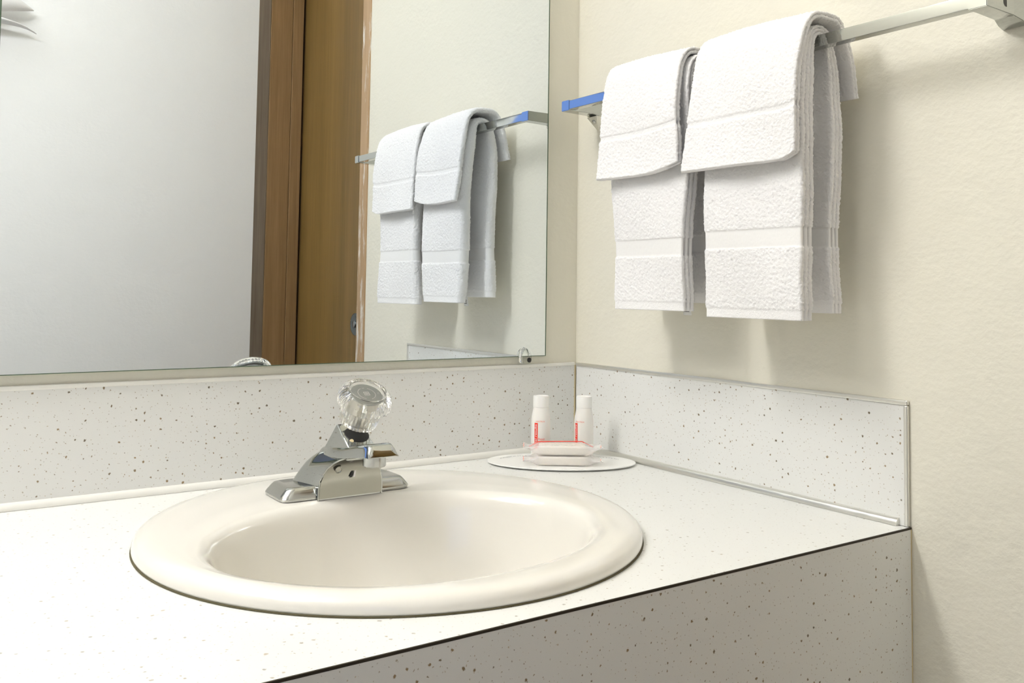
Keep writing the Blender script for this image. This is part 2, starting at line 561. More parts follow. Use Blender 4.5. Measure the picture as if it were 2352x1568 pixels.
# ------------------------------------------------------------------ sink
def make_sink():
    root = thing('sink', 'round bone-white drop-in sink with an oval bowl set in the counter', 'sink', (SX, SY, ZC))
    n = 144
    bx, by, ba, bb = -0.436, -0.316, 0.177, 0.140
    rings = []
    def circ(r, z):
        rings.append([(SX + r * math.cos(2 * math.pi * j / n), SY + r * math.sin(2 * math.pi * j / n), ZC + z) for j in range(n)])
    def oval(d, z, mixc=0.0):
        ring = []
        for j in range(n):
            t = 2 * math.pi * j / n
            ox, oy = bx + (ba + d) * math.cos(t), by + (bb + d) * math.sin(t)
            px, py = SX + 0.214 * math.cos(t), SY + 0.214 * math.sin(t)
            ring.append((ox + (px - ox) * mixc, oy + (py - oy) * mixc, ZC + z))
        rings.append(ring)
    for r, z in ((0.2050, 0.0008), (SR, 0.0008), (SR + 0.0004, 0.003), (SR, 0.0065), (SR - 0.0016, 0.0095), (SR - 0.0045, 0.0118), (SR - 0.009, 0.0132)):
        circ(r, z)
    oval(0, 0.0140, 0.96)
    oval(0, 0.0140, 0.70)
    oval(0, 0.0138, 0.40)
    oval(0.006, 0.0134)
    oval(0.002, 0.0122)
    oval(-0.002, 0.0095)
    oval(-0.0055, 0.0045)
    oval(-0.008, -0.003)
    for d, z in ((-0.011, -0.016), (-0.016, -0.034), (-0.024, -0.058), (-0.036, -0.082), (-0.055, -0.104), (-0.078, -0.119), (-0.100, -0.127), (-0.118, -0.131)):
        oval(d, z)
    loft_obj('basin', rings, M['porc'], root, cap0=False, cap1=False, angle=None)
    lathe('drain', [(0.030, 0.0), (0.030, 0.0015), (0.024, 0.002), (0.020, -0.002), (0.004, -0.002)], M['chrome'], root, (bx, by, ZC - 0.131), n=32)
    rr = []
    for r, z in ((SR - 0.004, 0.0003), (SR + 0.0012, 0.0003), (SR + 0.0010, 0.0012), (SR - 0.003, 0.0014)):
        rr.append([(SX + r * math.cos(2 * math.pi * j / n), SY + r * math.sin(2 * math.pi * j / n), ZC + z) for j in range(n)])
    loft_obj('caulk_line', rr, M['dirt'], root, cap0=False, cap1=False)
make_sink()

# ------------------------------------------------------------------ faucet
def make_faucet():
    X0 = -0.430
    zb = ZC + 0.0142
    root = thing('faucet', 'worn chrome single-handle faucet with a clear fluted knob on the sink rim', 'faucet', (X0, -0.143, zb))
    # base plate: bevelled lozenge
    def rrect(a, y0, y1, r, z, m=6):
        P = []
        for cxs, cys, t0 in ((a - r, y1 - r, 0), (-a + r, y1 - r, 90), (-a + r, y0 + r, 180), (a - r, y0 + r, 270)):
            for k in range(m + 1):
                t = math.radians(t0 + 90 * k / m)
                P.append((X0 + cxs + r * math.cos(t), cys + r * math.sin(t), z))
        return P
    R = [rrect(0.0700, -0.1712, -0.1165, 0.010, zb), rrect(0.0708, -0.1720, -0.1158, 0.010, zb + 0.0025), rrect(0.0695, -0.1708, -0.1168, 0.010, zb + 0.0050),
         rrect(0.0650, -0.1690, -0.1190, 0.008, zb + 0.0098), rrect(0.0628, -0.1672, -0.1205, 0.007, zb + 0.0118), rrect(0.0600, -0.1655, -0.1220, 0.006, zb + 0.0124)]
    loft_obj('base_plate', R, M['chrome_worn'], root, angle=50)
    # hood: hump that rises from the plate and leans forward
    secs = [(-0.001, 0.0345, 0.0475, -0.1185, -0.1735), (0.0085, 0.0343, 0.0470, -0.119, -0.1738), (0.012, 0.0340, 0.0445, -0.120, -0.1740), (0.017, 0.0333, 0.0415, -0.121, -0.1745), (0.024, 0.0310, 0.0375, -0.1235, -0.1760),
            (0.031, 0.0270, 0.0332, -0.127, -0.1790), (0.036, 0.0230, 0.0290, -0.131, -0.1835), (0.040, 0.0195, 0.0248, -0.135, -0.1905), (0.0430, 0.0172, 0.0210, -0.139, -0.2000)]
    rings = []
    for dz, af, ab, yb, yf in secs:
        P = []
        for k in range(9):
            P.append((X0 - af + 2 * af * k / 8, yf, zb + dz))
        rb = min(0.013, ab * 0.6)
        for k in range(1, 6):
            q = k / 6
            P.append((X0 + af + (ab - af) * q - 0.0012 * math.sin(math.pi * q), yf + (yb - rb - yf) * q, zb + dz))
        for k in range(9):
            t = math.radians(90 * k / 8)
            P.append((X0 + ab - rb + rb * math.cos(t), yb - rb + rb * math.sin(t), zb + dz))
        for k in range(9):
            t = math.radians(90 + 90 * k / 8)
            P.append((X0 - ab + rb + rb * math.cos(t), yb - rb + rb * math.sin(t), zb + dz))
        for k in range(5, 0, -1):
            q = k / 6
            P.append((X0 - af - (ab - af) * q + 0.0012 * math.sin(math.pi * q), yf + (yb - rb - yf) * q, zb + dz))
        rings.append(P)
    loft_obj('hood', rings, M['chrome'], root, angle=38)
    for sgn in (-1, 1):
        lp_ = [(X0 + sgn * (af + 0.0002), yf - 0.0004, zb + dz) for dz, af, ab, yb, yf in secs]
        tube('hood_lip', [p for p in lp_], 0.0011, M['chrome'], root)
    # front panel set between the lips
    pv, pf = [], []
    for dz, af, ab, yb, yf in secs:
        for k in range(13):
            q = k / 12
            aa = af - 0.0004
            pv.append((X0 - aa + 2 * aa * q, yf - 0.0016 + 0.0011 * math.sin(math.pi * q) ** 0.6, zb + max(dz, 0.0003)))
    for i in range(len(secs) - 1):
        for k in range(12):
            pf.append((i * 13 + k, i * 13 + k + 1, (i + 1) * 13 + k + 1, (i + 1) * 13 + k))
    fp = link('front_panel', pymesh('front_panel', pv, pf), M['dull'], root, angle=60)
    fp['label'] = 'dull smeared chrome panel under the spout'
    # spout
    ss_ = [(-0.140, 0.0215, 0.0390, 0.0160, 0.0460), (-0.152, 0.0228, 0.0400, 0.0175, 0.0485), (-0.170, 0.0228, 0.0405, 0.0172, 0.0500), (-0.188, 0.0212, 0.0410, 0.0162, 0.0520), (-0.203, 0.0192, 0.0430, 0.0150, 0.0545),
           (-0.218, 0.0182, 0.0458, 0.0140, 0.0580), (-0.230, 0.0177, 0.0475, 0.0132, 0.0605), (-0.237, 0.0174, 0.0484, 0.0126, 0.0612), (-0.2415, 0.0172, 0.0488, 0.0124, 0.0590), (-0.2455, 0.0168, 0.0490, 0.0132, 0.0525), (-0.2458, 0.0160, 0.0491, 0.0140, 0.0505)]
    rings = []
    for y, hb, z0, ht, z1 in ss_:
        P = []
        c = [(-hb, z0), (hb, z0), (ht, z1), (-ht, z1)]
        for i in range(4):
            p, q, r = c[i - 1], c[i], c[(i + 1) % 4]
            def tw(a, b, d):
                L = math.hypot(b[0] - a[0], b[1] - a[1])
                d = min(d, L * 0.42)
                return (a[0] + (b[0] - a[0]) * d / L, a[1] + (b[1] - a[1]) * d / L)
            dd = 0.0012 if i < 2 else 0.0042
            A, B = tw(q, p, dd), tw(q, r, dd)
            for k in range(6):
                s = k / 5
                P.append((X0 + (1 - s) ** 2 * A[0] + 2 * s * (1 - s) * q[0] + s * s * B[0], y, zb + (1 - s) ** 2 * A[1] + 2 * s * (1 - s) * q[1] + s * s * B[1]))
        rings.append(P)
    loft_obj('spout', rings, M['chrome'], root, angle=48)
    lathe('aerator', [(0.0112, 0.003), (0.0112, -0.0075), (0.0100, -0.0085), (0.0085, -0.0085), (0.0080, -0.005)], M['chrome_worn'], root, (X0, -0.2265, zb + 0.0465), n=16, angle=25)
    # wedge that carries the knob
    yb_, yp, yf_ = -0.144, -0.163, -0.199
    za, zp, zf = zb + 0.040, zb + 0.0715, zb + 0.0530
    bm = bmesh.new()
    L = [bm.verts.new(p) for p in ((X0 - 0.0200, yb_, za), (X0 - 0.0120, yp, zp), (X0 - 0.0150, yf_, zf), (X0 - 0.0160, yf_, za))]
    Rr = [bm.verts.new(p) for p in ((X0 + 0.0200, yb_, za), (X0 + 0.0120, yp, zp), (X0 + 0.0150, yf_, zf), (X0 + 0.0160, yf_, za))]
    bm.faces.new(L)
    bm.faces.new(list(reversed(Rr)))
    for i in range(4):
        j = (i + 1) % 4
        bm.faces.new((L[j], L[i], Rr[i], Rr[j]))
    bmesh.ops.recalc_face_normals(bm, faces=bm.faces)
    bmesh.ops.bevel(bm, geom=list(bm.edges), offset=0.0012, segments=3, affect='EDGES')
    flat_faces(link('bonnet', bmmesh('bonnet', bm), M['chrome'], root, angle=50))
    # knob
    tilt = math.radians(30)
    ax = Vector((0.03, -math.sin(tilt), math.cos(tilt))).normalized()
    B = Vector((-0.4205, -0.1660, zb + 0.0712))
    lathe('stem_seal', [(0.0125, -0.0004), (0.0125, 0.0006), (0.010, 0.0010)], M['black'], root, (X0 + 0.002, -0.1815, zb + 0.0620), (0, -0.457, 0.889), 32)
    lathe('stem', [(0.0100, -0.012), (0.0100, 0.004)], M['steel'], root, B, ax, 32)
    kn = lathe('knob', [(0.0165, 0.0032), (0.0190, 0.0024), (0.0197, 0.0036), (0.0202, 0.012), (0.0206, 0.0215), (0.0210, 0.0230), (0.0260, 0.0238), (0.0280, 0.0256), (0.0284, 0.0290), (0.0275, 0.0335), (0.0250, 0.0375), (0.0214, 0.0405), (0.0200, 0.0412), (0.0190, 0.0408), (0.0180, 0.0385), (0.010, 0.0388)],
               M['acryl'], root, B, ax, 240, rad=lambda t, i: (1 + 0.018 * math.cos(30 * t)) if 1 <= i <= 4 else ((1 + 0.045 * (abs(math.cos(4 * t)) ** 0.7 - 0.6) + 0.003 * math.cos(40 * t)) if 6 <= i <= 10 else 1), angle=35)
    kn['label'] = 'clear acrylic knob'
    x, y, a = frame(ax)
    ixd = lathe('index_disc', [(0.0164, 0.0325), (0.0164, 0.0335), (0.0158, 0.0337)], M['index'], kn, B, ax, 48)
    lathe('core', [(0.0085, 0.004), (0.0085, 0.022), (0.0120, 0.0235), (0.0120, 0.032)], M['steel'], kn, B, ax, 32)
    # prints on the disc: a broken ring, a square emblem, a small C
    pv, pf = [], []
    cen = B + a * 0.0340
    xr = Vector((1, 0, 0)) - a * a.x
    xr.normalize()
    yr = a.cross(xr)
    def quad(u0, v0, u1, v1, rot=0.0):
        i = len(pv)
        for u, v in ((u0, v0), (u1, v0), (u1, v1), (u0, v1)):
            c, s = math.cos(rot), math.sin(rot)
            pv.append(cen + xr * (u * c - v * s) + yr * (u * s + v * c))
        pf.append((i, i + 1, i + 2, i + 3))
    for k in range(40):
        if k in (8, 9, 12, 28, 29, 30, 31):
            continue
        quad(0.0088, -0.00055, 0.0095, 0.00055, 2 * math.pi * k / 40)
    for q in ((-0.003, -0.003, 0.003, -0.0022), (-0.003, 0.0022, 0.003, 0.003), (-0.003, -0.003, -0.0022, 0.003), (0.0022, -0.003, 0.003, 0.003), (-0.0012, -0.002, -0.0005, 0.002), (0.0004, -0.002, 0.0011, 0.002), (-0.002, -0.0004, 0.002, 0.0003)):
        quad(*q)
    tv, tf = text_mesh('C', 0.0030)
    for f_ in tf:
        pf.append(tuple(len(pv) + q for q in f_))
    for q in tv:
        pv.append(cen + xr * (0.0120 + q[0]) + yr * (-0.001 + q[1]))
    link('index_print', pymesh('index_print', pv, pf), M['white_ink'], ixd, smooth=False)
    lathe('set_screw', [(0.0022, 0), (0.0020, 0.0008), (0.0006, 0.0010)], M['caulk'], root, (X0 - 0.0075, -0.1900, zb + 0.0574), (-0.3, -0.7, 0.6), 16)
    # slanted black and white marks and a round one on the front panel
    em = []
    ef = []
    for u, wd in ((-0.0022, 0.0022), (0.0012, 0.0016)):
        i = len(em)
        for du, dz in ((-wd, -0.0036), (wd * 0.4, -0.0036), (wd, 0.0036), (-wd * 0.1, 0.0036)):
            em.append((X0 + 0.0015 + u + du, -0.1768 - 0.0004 * (dz > 0), zb + 0.0225 + dz))
        ef.append((i, i + 1, i + 2, i + 3))
    e1 = link('mark', pymesh('mark', em[:4], ef[:1]), M['black'], root, smooth=False)
    e2 = link('mark', pymesh('mark', em[4:], ef[:1]), M['white_ink'], root, smooth=False)
    lathe('round_mark', [(0.0038, 0), (0.0038, 0.0004), (0.0031, 0.0006), (0.0027, 0.0002)], M['dull'], fp, (X0 - 0.0165, -0.1806, zb + 0.0285), (0, -0.93, -0.36), 24)
make_faucet()

# ------------------------------------------------------------------ towel bar
BX, BY1, BY2, BZ = -0.0665, -0.0460, -0.6338, ZC + 0.4715
BH, BW = 0.0128, 0.0125
tb = thing('towel_bar', 'square chrome towel bar on the right wall with white towels over it', 'towel bar', (0, -0.34, BZ))
box('bar', (BX + 0.0006, BY1 - 0.004, BZ + 0.0006), (BX + BW, BY2 + 0.004, BZ + BH), M['chrome'], tb, bev=0.0007)
for y0, sg in ((BY1, -1), (BY2, 1)):
    # bracket: post to the wall with end cap and screw tab
    bm = bmesh.new()
    d = 0.0165
    ya, yb = (y0, y0 + sg * d)
    rings = []
    for x, z0, z1, e in ((BX - 0.0002, -0.0006, BH + 0.0008, 0.0), (BX + BW + 0.002, -0.0006, BH + 0.0008, 0.0), (-0.022, -0.0010, BH + 0.0012, 0.0005), (-0.010, -0.0045, BH + 0.003, 0.003), (-0.0004, -0.006, BH + 0.005, 0.004)):
        lo, hi = min(ya, yb) - e, max(ya, yb) + e
        if abs(x - BX) < 0.02:
            # leave the bar's inner half outside the cap
            pass
        rings.append([(x, lo, BZ + z0), (x, hi, BZ + z0), (x, hi, BZ + z1), (x, lo, BZ + z1)])
    v, f = loft(rings)
    me = pymesh('bracket', v, f)
    bm.from_mesh(me)
    bmesh.ops.recalc_face_normals(bm, faces=bm.faces)
    bmesh.ops.bevel(bm, geom=[e for e in bm.edges], offset=0.0006, segments=2, affect='EDGES')
    br = flat_faces(link('bracket', bmmesh('bracket', bm), M['chrome'], tb, angle=50))
    ym = y0 + sg * d * 0.5
    if sg > 0:
        lathe('fixing_hole', [(0.0042, 0), (0.0042, 0.0004)], M['black'], br, (-0.0355, BY2 + 0.0001, BZ + 0.0085), (0, -1, 0), 24)
        continue
    # pointed tab below the post with its screw
    bm = bmesh.new()
    T = [(-0.020, 0.011, -0.003), (-0.0008, 0.011, -0.003), (-0.0008, 0.002, -0.021), (-0.0075, 0.002, -0.021)]
    A_ = [bm.verts.new((x, ym - q, BZ + z)) for x, q, z in T]
    B_ = [bm.verts.new((x, ym + q, BZ + z)) for x, q, z in T]
    bm.faces.new(A_)
    bm.faces.new(list(reversed(B_)))
    for i in range(4):
        j = (i + 1) % 4
        bm.faces.new((A_[j], A_[i], B_[i], B_[j]))
    bmesh.ops.recalc_face_normals(bm, faces=bm.faces)
    bmesh.ops.bevel(bm, geom=list(bm.edges), offset=0.0006, segments=2, affect='EDGES')
    flat_faces(link('tab', bmmesh('tab', bm), M['alu'], br, angle=50))
    lathe('screw', [(0.0036, -0.001), (0.0036, 0.0004), (0.0026, 0.0012), (0.0008, 0.0013)], M['steel'], br, (-0.0155, ym, BZ - 0.0105), (-0.82, 0, -0.57), 20)

# ------------------------------------------------------------------ towels
def smooth_path(pts, step):
    P = np.array(pts, float)
    # Catmull-Rom, then even resampling
    Q = []
    for i in range(len(P) - 1):
        p0, p1, p2, p3 = P[max(i - 1, 0)], P[i], P[i + 1], P[min(i + 2, len(P) - 1)]
        for t in np.linspace(0, 1, 24, endpoint=False):
            Q.append(0.5 * ((2 * p1) + (-p0 + p2) * t + (2 * p0 - 5 * p1 + 4 * p2 - p3) * t * t + (-p0 + 3 * p1 - 3 * p2 + p3) * t ** 3))
    Q.append(P[-1])
    Q = np.array(Q)
    s = np.r_[0, np.cumsum(np.linalg.norm(np.diff(Q[:, :2], axis=0), axis=1))]
    n = max(8, int(s[-1] / step))
    u = np.linspace(0, s[-1], n)
    return np.c_[[np.interp(u, s, Q[:, k]) for k in range(Q.shape[1])]].T, u

def outline(width, plies, step, notch):
    """cross-section of a folded stack: y across the width, n through the thickness (-.5..+.5);
    one end is a round fold, the other shows the plies"""
    P = []
    k = 24
    for i in range(k + 1):                       # round fold, at y = 0 (toward the mirror)
        t = math.pi / 2 + math.pi * i / k
        P.append((0.5 * math.cos(t), 0.5 * math.sin(t), 1))
    h = 1.0 / plies
    for p in range(plies):                       # ply ends at y = width
        c = -0.5 + h * (p + 0.5)
        for i in range(9):
            t = -math.pi / 2 + math.pi * i / 8
            P.append((0.5 * h * math.cos(t) * 0.9, c + 0.5 * h * math.sin(t) * 0.94, 2 + p % 2))
        if p < plies - 1:
            P.append((-notch, c + 0.5 * h, 4))
    return P

def towel(name, label, group, y0, width, path, bands, plies, amp, seed, notch=0.8, step=0.0012, hem=None, ywave=0.002, zcurve=None, taper=None, back=(), care=None, soft=0.93):
    """path rows: x, z, thickness"""
    rng = np.random.default_rng(seed)
    Pp, u = smooth_path(path, step)
    L = u[-1]
    d = np.gradient(Pp[:, :2], axis=0)
    d /= np.linalg.norm(d, axis=1)[:, None]
    nrm = np.c_[-d[:, 1], d[:, 0]]               # path runs front-bottom -> top -> back-bottom; this is outward after sign fix
    if nrm[2, 0] > 0:
        nrm = -nrm
    T = Pp[:, 2]
    tm = float(np.mean(T))
    O = outline(width, plies, step, notch)
    # physical outline at mean thickness, resampled evenly
    pts = []
    for a, b, kind in O:
        y = a * tm if kind == 1 else width - 2 * (0.5 * tm) + a * tm + 0.5 * tm * 0
        pts.append((y, b))
    pts = np.array(pts)
    pts[:, 0] += 0.5 * tm
    cl_ = np.r_[pts, pts[:1]]
    seg = np.linalg.norm(np.diff(cl_ * np.array([1, tm]), axis=0), axis=1)
    s = np.r_[0, np.cumsum(seg)]
    m = int(s[-1] / step)
    uu = np.linspace(0, s[-1], m, endpoint=False)
    oy = np.interp(uu, s, cl_[:, 0])
    on = np.interp(uu, s, cl_[:, 1])
    # outward normals of the outline
    dy = np.roll(oy, -1) - np.roll(oy, 1)
    dn = (np.roll(on, -1) - np.roll(on, 1)) * tm
    ln = np.hypot(dy, dn) + 1e-9
    ny, nn = dn / ln, -dy / ln
    # make sure they point outwards
    if np.sum(ny * (oy - oy.mean()) + nn * on * tm) < 0:
        ny, nn = -ny, -nn
    N = len(u)
    mask = np.ones(N)
    off = np.zeros(N)
    bands = list(bands) + [(L - b, L - a) for a, b in back]
    for a, b in bands:
        q = np.clip(np.minimum(u - a, b - u) / 0.0012, 0, 1)
        mask *= 1 - soft * q
        off -= 0.0011 * q
    if hem:
        for q in (np.clip((hem - u) / 0.001, 0, 1), np.clip((u - (L - hem)) / 0.001, 0, 1)):
            mask *= 1 - 0.85 * q
            off -= 0.0008 * q
    rnd = rng.normal(0, 1, (N, m))
    rnd2 = rng.normal(0, 1, (N // 4 + 2, m // 4 + 2))
    low = np.array([[0.0]])
    ii = np.linspace(0, rnd2.shape[0] - 1.001, N)
    jj = np.linspace(0, rnd2.shape[1] - 1.001, m)
    i0, j0 = ii.astype(int), jj.astype(int)
    fi, fj = (ii - i0)[:, None], (jj - j0)[None, :]
    low = (rnd2[np.ix_(i0, j0)] * (1 - fi) * (1 - fj) + rnd2[np.ix_(i0 + 1, j0)] * fi * (1 - fj) + rnd2[np.ix_(i0, j0 + 1)] * (1 - fi) * fj + rnd2[np.ix_(i0 + 1, j0 + 1)] * fi * fj)
    disp = (0.85 * rnd + 0.2 * low) * amp * mask[:, None] + off[:, None]
    ph = rng.uniform(0, 6.28, 4)
    # slow waves of the cloth
    w1 = ywave * (np.sin(u[:, None] * 31 + oy[None, :] * 25 + ph[0]) + 0.6 * np.sin(oy[None, :] * 60 + ph[1]) * np.clip(1 - u[:, None] / (0.6 * L), 0, 1))
    edge = 0.0012 * np.sin(u * 28 + ph[2]) + 0.0004 * np.sin(u * 110 + ph[3])
    n_ = on[None, :] * T[:, None] + nn[None, :] * disp + w1
    y_ = oy[None, :] + ny[None, :] * disp
    rr_ = np.clip(oy / width, 0, 1)[None, :]
    y_ = y_ + edge[:, None] * (rr_ * 1.6 - 0.6)
    if taper is not None:
        sh_, wd_ = taper(u, L)
        y_ = y_ * np.broadcast_to(wd_, (N,))[:, None] + np.broadcast_to(sh_, (N,))[:, None]
    X = Pp[:, 0][:, None] + nrm[:, 0][:, None] * n_
    Z = Pp[:, 1][:, None] + nrm[:, 1][:, None] * n_
    if zcurve is not None:
        k = np.clip(1 - u / 0.09, 0, 1)[:, None]
        Z = Z + zcurve(oy / width)[None, :] * k
    Y = y0 - y_
    V = np.stack([X, Y, Z], -1).reshape(-1, 3)
    V[:, 2] += ZC
    idx = np.arange(N * m).reshape(N, m)
    a, b = idx[:-1, :], idx[1:, :]
    F = np.stack([a, np.roll(a, -1, 1), np.roll(b, -1, 1), b], -1).reshape(-1, 4).tolist()
    # ends: pulled-in ring and cap
    V = V.tolist()
    F.append(list(reversed(idx[0].tolist())))
    F.append(idx[-1].tolist())
    root = thing(name, label, 'towel', (float(X.mean()), float(Y.mean()), BZ + BH), group)
    # split the woven bands and hems off as parts
    isband = np.zeros(N - 1, bool)
    for p, q in bands:
        isband |= (u[:-1] >= p) & (u[1:] <= q)
    sel = np.repeat(isband, m)
    Fm = [f for f, s_ in zip(F[:-2], sel) if not s_] + F[-2:]
    Fb = [f for f, s_ in zip(F[:-2], sel) if s_]
    def sub(nm, faces, mt, outside):
        used = sorted({i for f in faces for i in f})
        mp = {i: k for k, i in enumerate(used)}
        me = pymesh(nm, [V[i] for i in used], [tuple(mp[i] for i in f) for f in faces])
        bm = bmesh.new()
        bm.from_mesh(me)
        bmesh.ops.recalc_face_normals(bm, faces=bm.faces)
        bm.to_mesh(me)
        bm.free()
        return link(nm, me, mt, root, angle=None)
    sub('terry_cloth', Fm, M['terry'], True)
    if Fb:
        sub('woven_band', Fb, M['band'] if soft > 0.8 else M['terry'], False)
    if care:
        cy_, cz_ = care
        v = [(-0.0385 + 0.0007 * k, cy_ + dy, ZC + cz_ - 0.0155 * k / 4 + 0.003) for k in range(5) for dy in (-0.0065, 0.0065)]
        tg = link('care_tag', pymesh('care_tag', v, [(2 * k, 2 * k + 1, 2 * k + 3, 2 * k + 2) for k in range(4)]), M['tagtxt'], root, angle=None)
        tg.modifiers.new('thickness', 'SOLIDIFY').thickness = 0.0003
        v, f = [], []
        for zz, h_, w0, w1 in ((0.0018, 0.0014, -0.005, 0.003), (-0.0024, 0.0010, -0.0045, 0.0045), (-0.0048, 0.0010, -0.004, 0.0035), (-0.0074, 0.0010, -0.0045, 0.004)):
            for x_ in (-0.00085, 0.0006):
                i = len(v)
                xx = -0.0385 + 0.0007 * (-(zz - 0.003) / 0.0155 * 4) + x_
                v += [(xx, cy_ + w0, ZC + cz_ + zz), (xx, cy_ + w1, ZC + cz_ + zz), (xx, cy_ + w1, ZC + cz_ + zz - h_), (xx, cy_ + w0, ZC + cz_ + zz - h_)]
                f.append((i, i + 1, i + 2, i + 3))
        link('tag_print', pymesh('tag_print', v, f), M['black'], tg, smooth=False)
    return root

def hand_path(zf, zbk, dx=0.0):
    # x, z (above the counter), thickness: over the bar
    zt = BZ - ZC + BH
    return [(-0.0830 + dx, zf, 0.019), (-0.0835 + dx, zf + 0.06, 0.020), (-0.0835 + dx, zf + 0.15, 0.020), (-0.0815, zt - 0.050, 0.019), (-0.0790, zt - 0.018, 0.016), (-0.0735, zt + 0.0015, 0.0115), (-0.0605, zt + 0.0075, 0.0105),
            (-0.0470, zt + 0.0010, 0.0115), (-0.0415, zt - 0.020, 0.015), (-0.0395, zt - 0.05, 0.017), (-0.0385, zbk + 0.12, 0.018), (-0.0385, zbk, 0.018)]

def cloth_path(zf, zbk, flare=0.0):
    zt = BZ - ZC + BH + 0.0135
    return [(-0.1060, zf, 0.0095), (-0.1035, zf + 0.03, 0.0095), (-0.1010, zf + 0.075, 0.0095), (-0.0960, zt - 0.030, 0.0090), (-0.0905, zt - 0.009, 0.0080), (-0.0790, zt + 0.0040, 0.0075), (-0.0600, zt + 0.0066, 0.0075), (-0.0415, zt + 0.0040, 0.0075),
            (-0.0295, zt - 0.014, 0.0080), (-0.0225 + flare * 0.4, zt - 0.040, 0.0080), (-0.0185 + flare, zbk, 0.0080)]

towel('hand_towel', 'folded white hand towel hanging on the bar nearest the mirror, under a washcloth', 'hand towels on the bar',
      -0.175, 0.139, hand_path(0.203, 0.212), [(0.062, 0.083)], 3, 0.00045, 11, hem=0.0105, back=[(0.058, 0.079)], notch=0.6,
      taper=lambda u, L: (0.012 * np.clip(1 - u / 0.25, 0, 1), 1 - 0.12 * np.clip(1 - u / 0.22, 0, 1)), care=(-0.2560, 0.2095))
towel('hand_towel', 'folded white hand towel on the right half of the bar, under a washcloth', 'hand towels on the bar',
      -0.333, 0.138, hand_path(0.198, 0.205), [(0.072, 0.093)], 3, 0.00045, 12, hem=0.0105, back=[(0.066, 0.087)], notch=0.6)
towel('washcloth', 'white washcloth draped over the left hand towel, nearer the mirror', 'washcloths on the bar',
      -0.169, 0.136, cloth_path(0.362, 0.432, 0.006), [(0.046, 0.053)], 2, 0.00045, 13, hem=0.0, notch=1.6, soft=0.6,
      zcurve=lambda q: 0.010 * np.clip((q - 0.55) / 0.45, 0, 1) ** 2 - 0.002, taper=lambda u, L: (0.006 * np.clip(1 - u / 0.14, 0, 1), 1.0))
towel('washcloth', 'white washcloth draped over the right hand towel, nearer the bare end of the bar', 'washcloths on the bar',
      -0.320, 0.150, cloth_path(0.356, 0.425, 0.004), [(0.048, 0.055)], 2, 0.00045, 14, hem=0.0, notch=1.6, soft=0.6,
      zcurve=lambda q: 0.008 * np.clip((q - 0.82) / 0.18, 0, 1) ** 2, taper=lambda u, L: (-0.006 * np.clip(1 - u / 0.14, 0, 1) + 0.004, 1.0))

# ------------------------------------------------------------------ tray, bottles, soaps
YAW = 0.60632
RV = Vector((math.cos(YAW), -math.sin(YAW), 0))
FV = Vector((math.sin(YAW), math.cos(YAW), 0))
TC = Vector((-0.0935, -0.0885, 0))
def tp(a, b, z=0.0):
    q = TC + RV * a + FV * b
    return Vector((q.x, q.y, ZC + z))
TZ = 0.0036
tr = thing('tray', 'flat oval white tray with faint grey print in the counter corner', 'tray', tp(0, 0))
rings = []
n = 96
for s_, z in ((0.80, 0.0004), (0.82, 0.0016), (0.985, 0.0018), (1.0, 0.0026), (0.995, 0.0036), (0.95, TZ), (0.5, TZ), (0.05, TZ)):
    k = 0.0965 * s_
    rings.append([tp(k * math.cos(2 * math.pi * j / n), (0.0575 - 0.0965 * (1 - s_) if s_ > 0.6 else 0.0575 * s_) * math.sin(2 * math.pi * j / n), z) for j in range(n)])
loft_obj('plate', rings, M['tray'], tr, angle=50)
pv, pf = [], []
rng = random.Random(4)
def letter_row(t0, t1, cnt, hgt):
    for i in range(cnt):
        t = t0 + (t1 - t0) * i / (cnt - 1)
        a0, b0 = 0.082 * math.cos(t), 0.0405 * math.sin(t)
        wd = 0.0013
        for k in range(rng.choice((2, 3))):
            j = len(pv)
            u0 = rng.uniform(-wd, wd * 0.4)
            v0, v1 = (-hgt, hgt) if k < 2 else (-hgt * 0.2, hgt * 0.2)
            u1 = u0 + (0.0006 if k < 2 else 0.0016)
            for u, v in ((u0, v0), (u1, v0), (u1, v1), (u0, v1)):
                pv.append(tp(a0 + u, b0 + v, TZ + 0.00012))
            pf.append((j, j + 1, j + 2, j + 3))
letter_row(math.radians(164), math.radians(121), 15, 0.0019)
link('print', pymesh('print', pv, pf), M['grey_ink'], tr, smooth=False)
pv, pf = [], []
letter_row(math.radians(53), math.radians(22), 9, 0.0022)
link('print', pymesh('print', pv, pf), M['grey_ink'], tr, smooth=False)

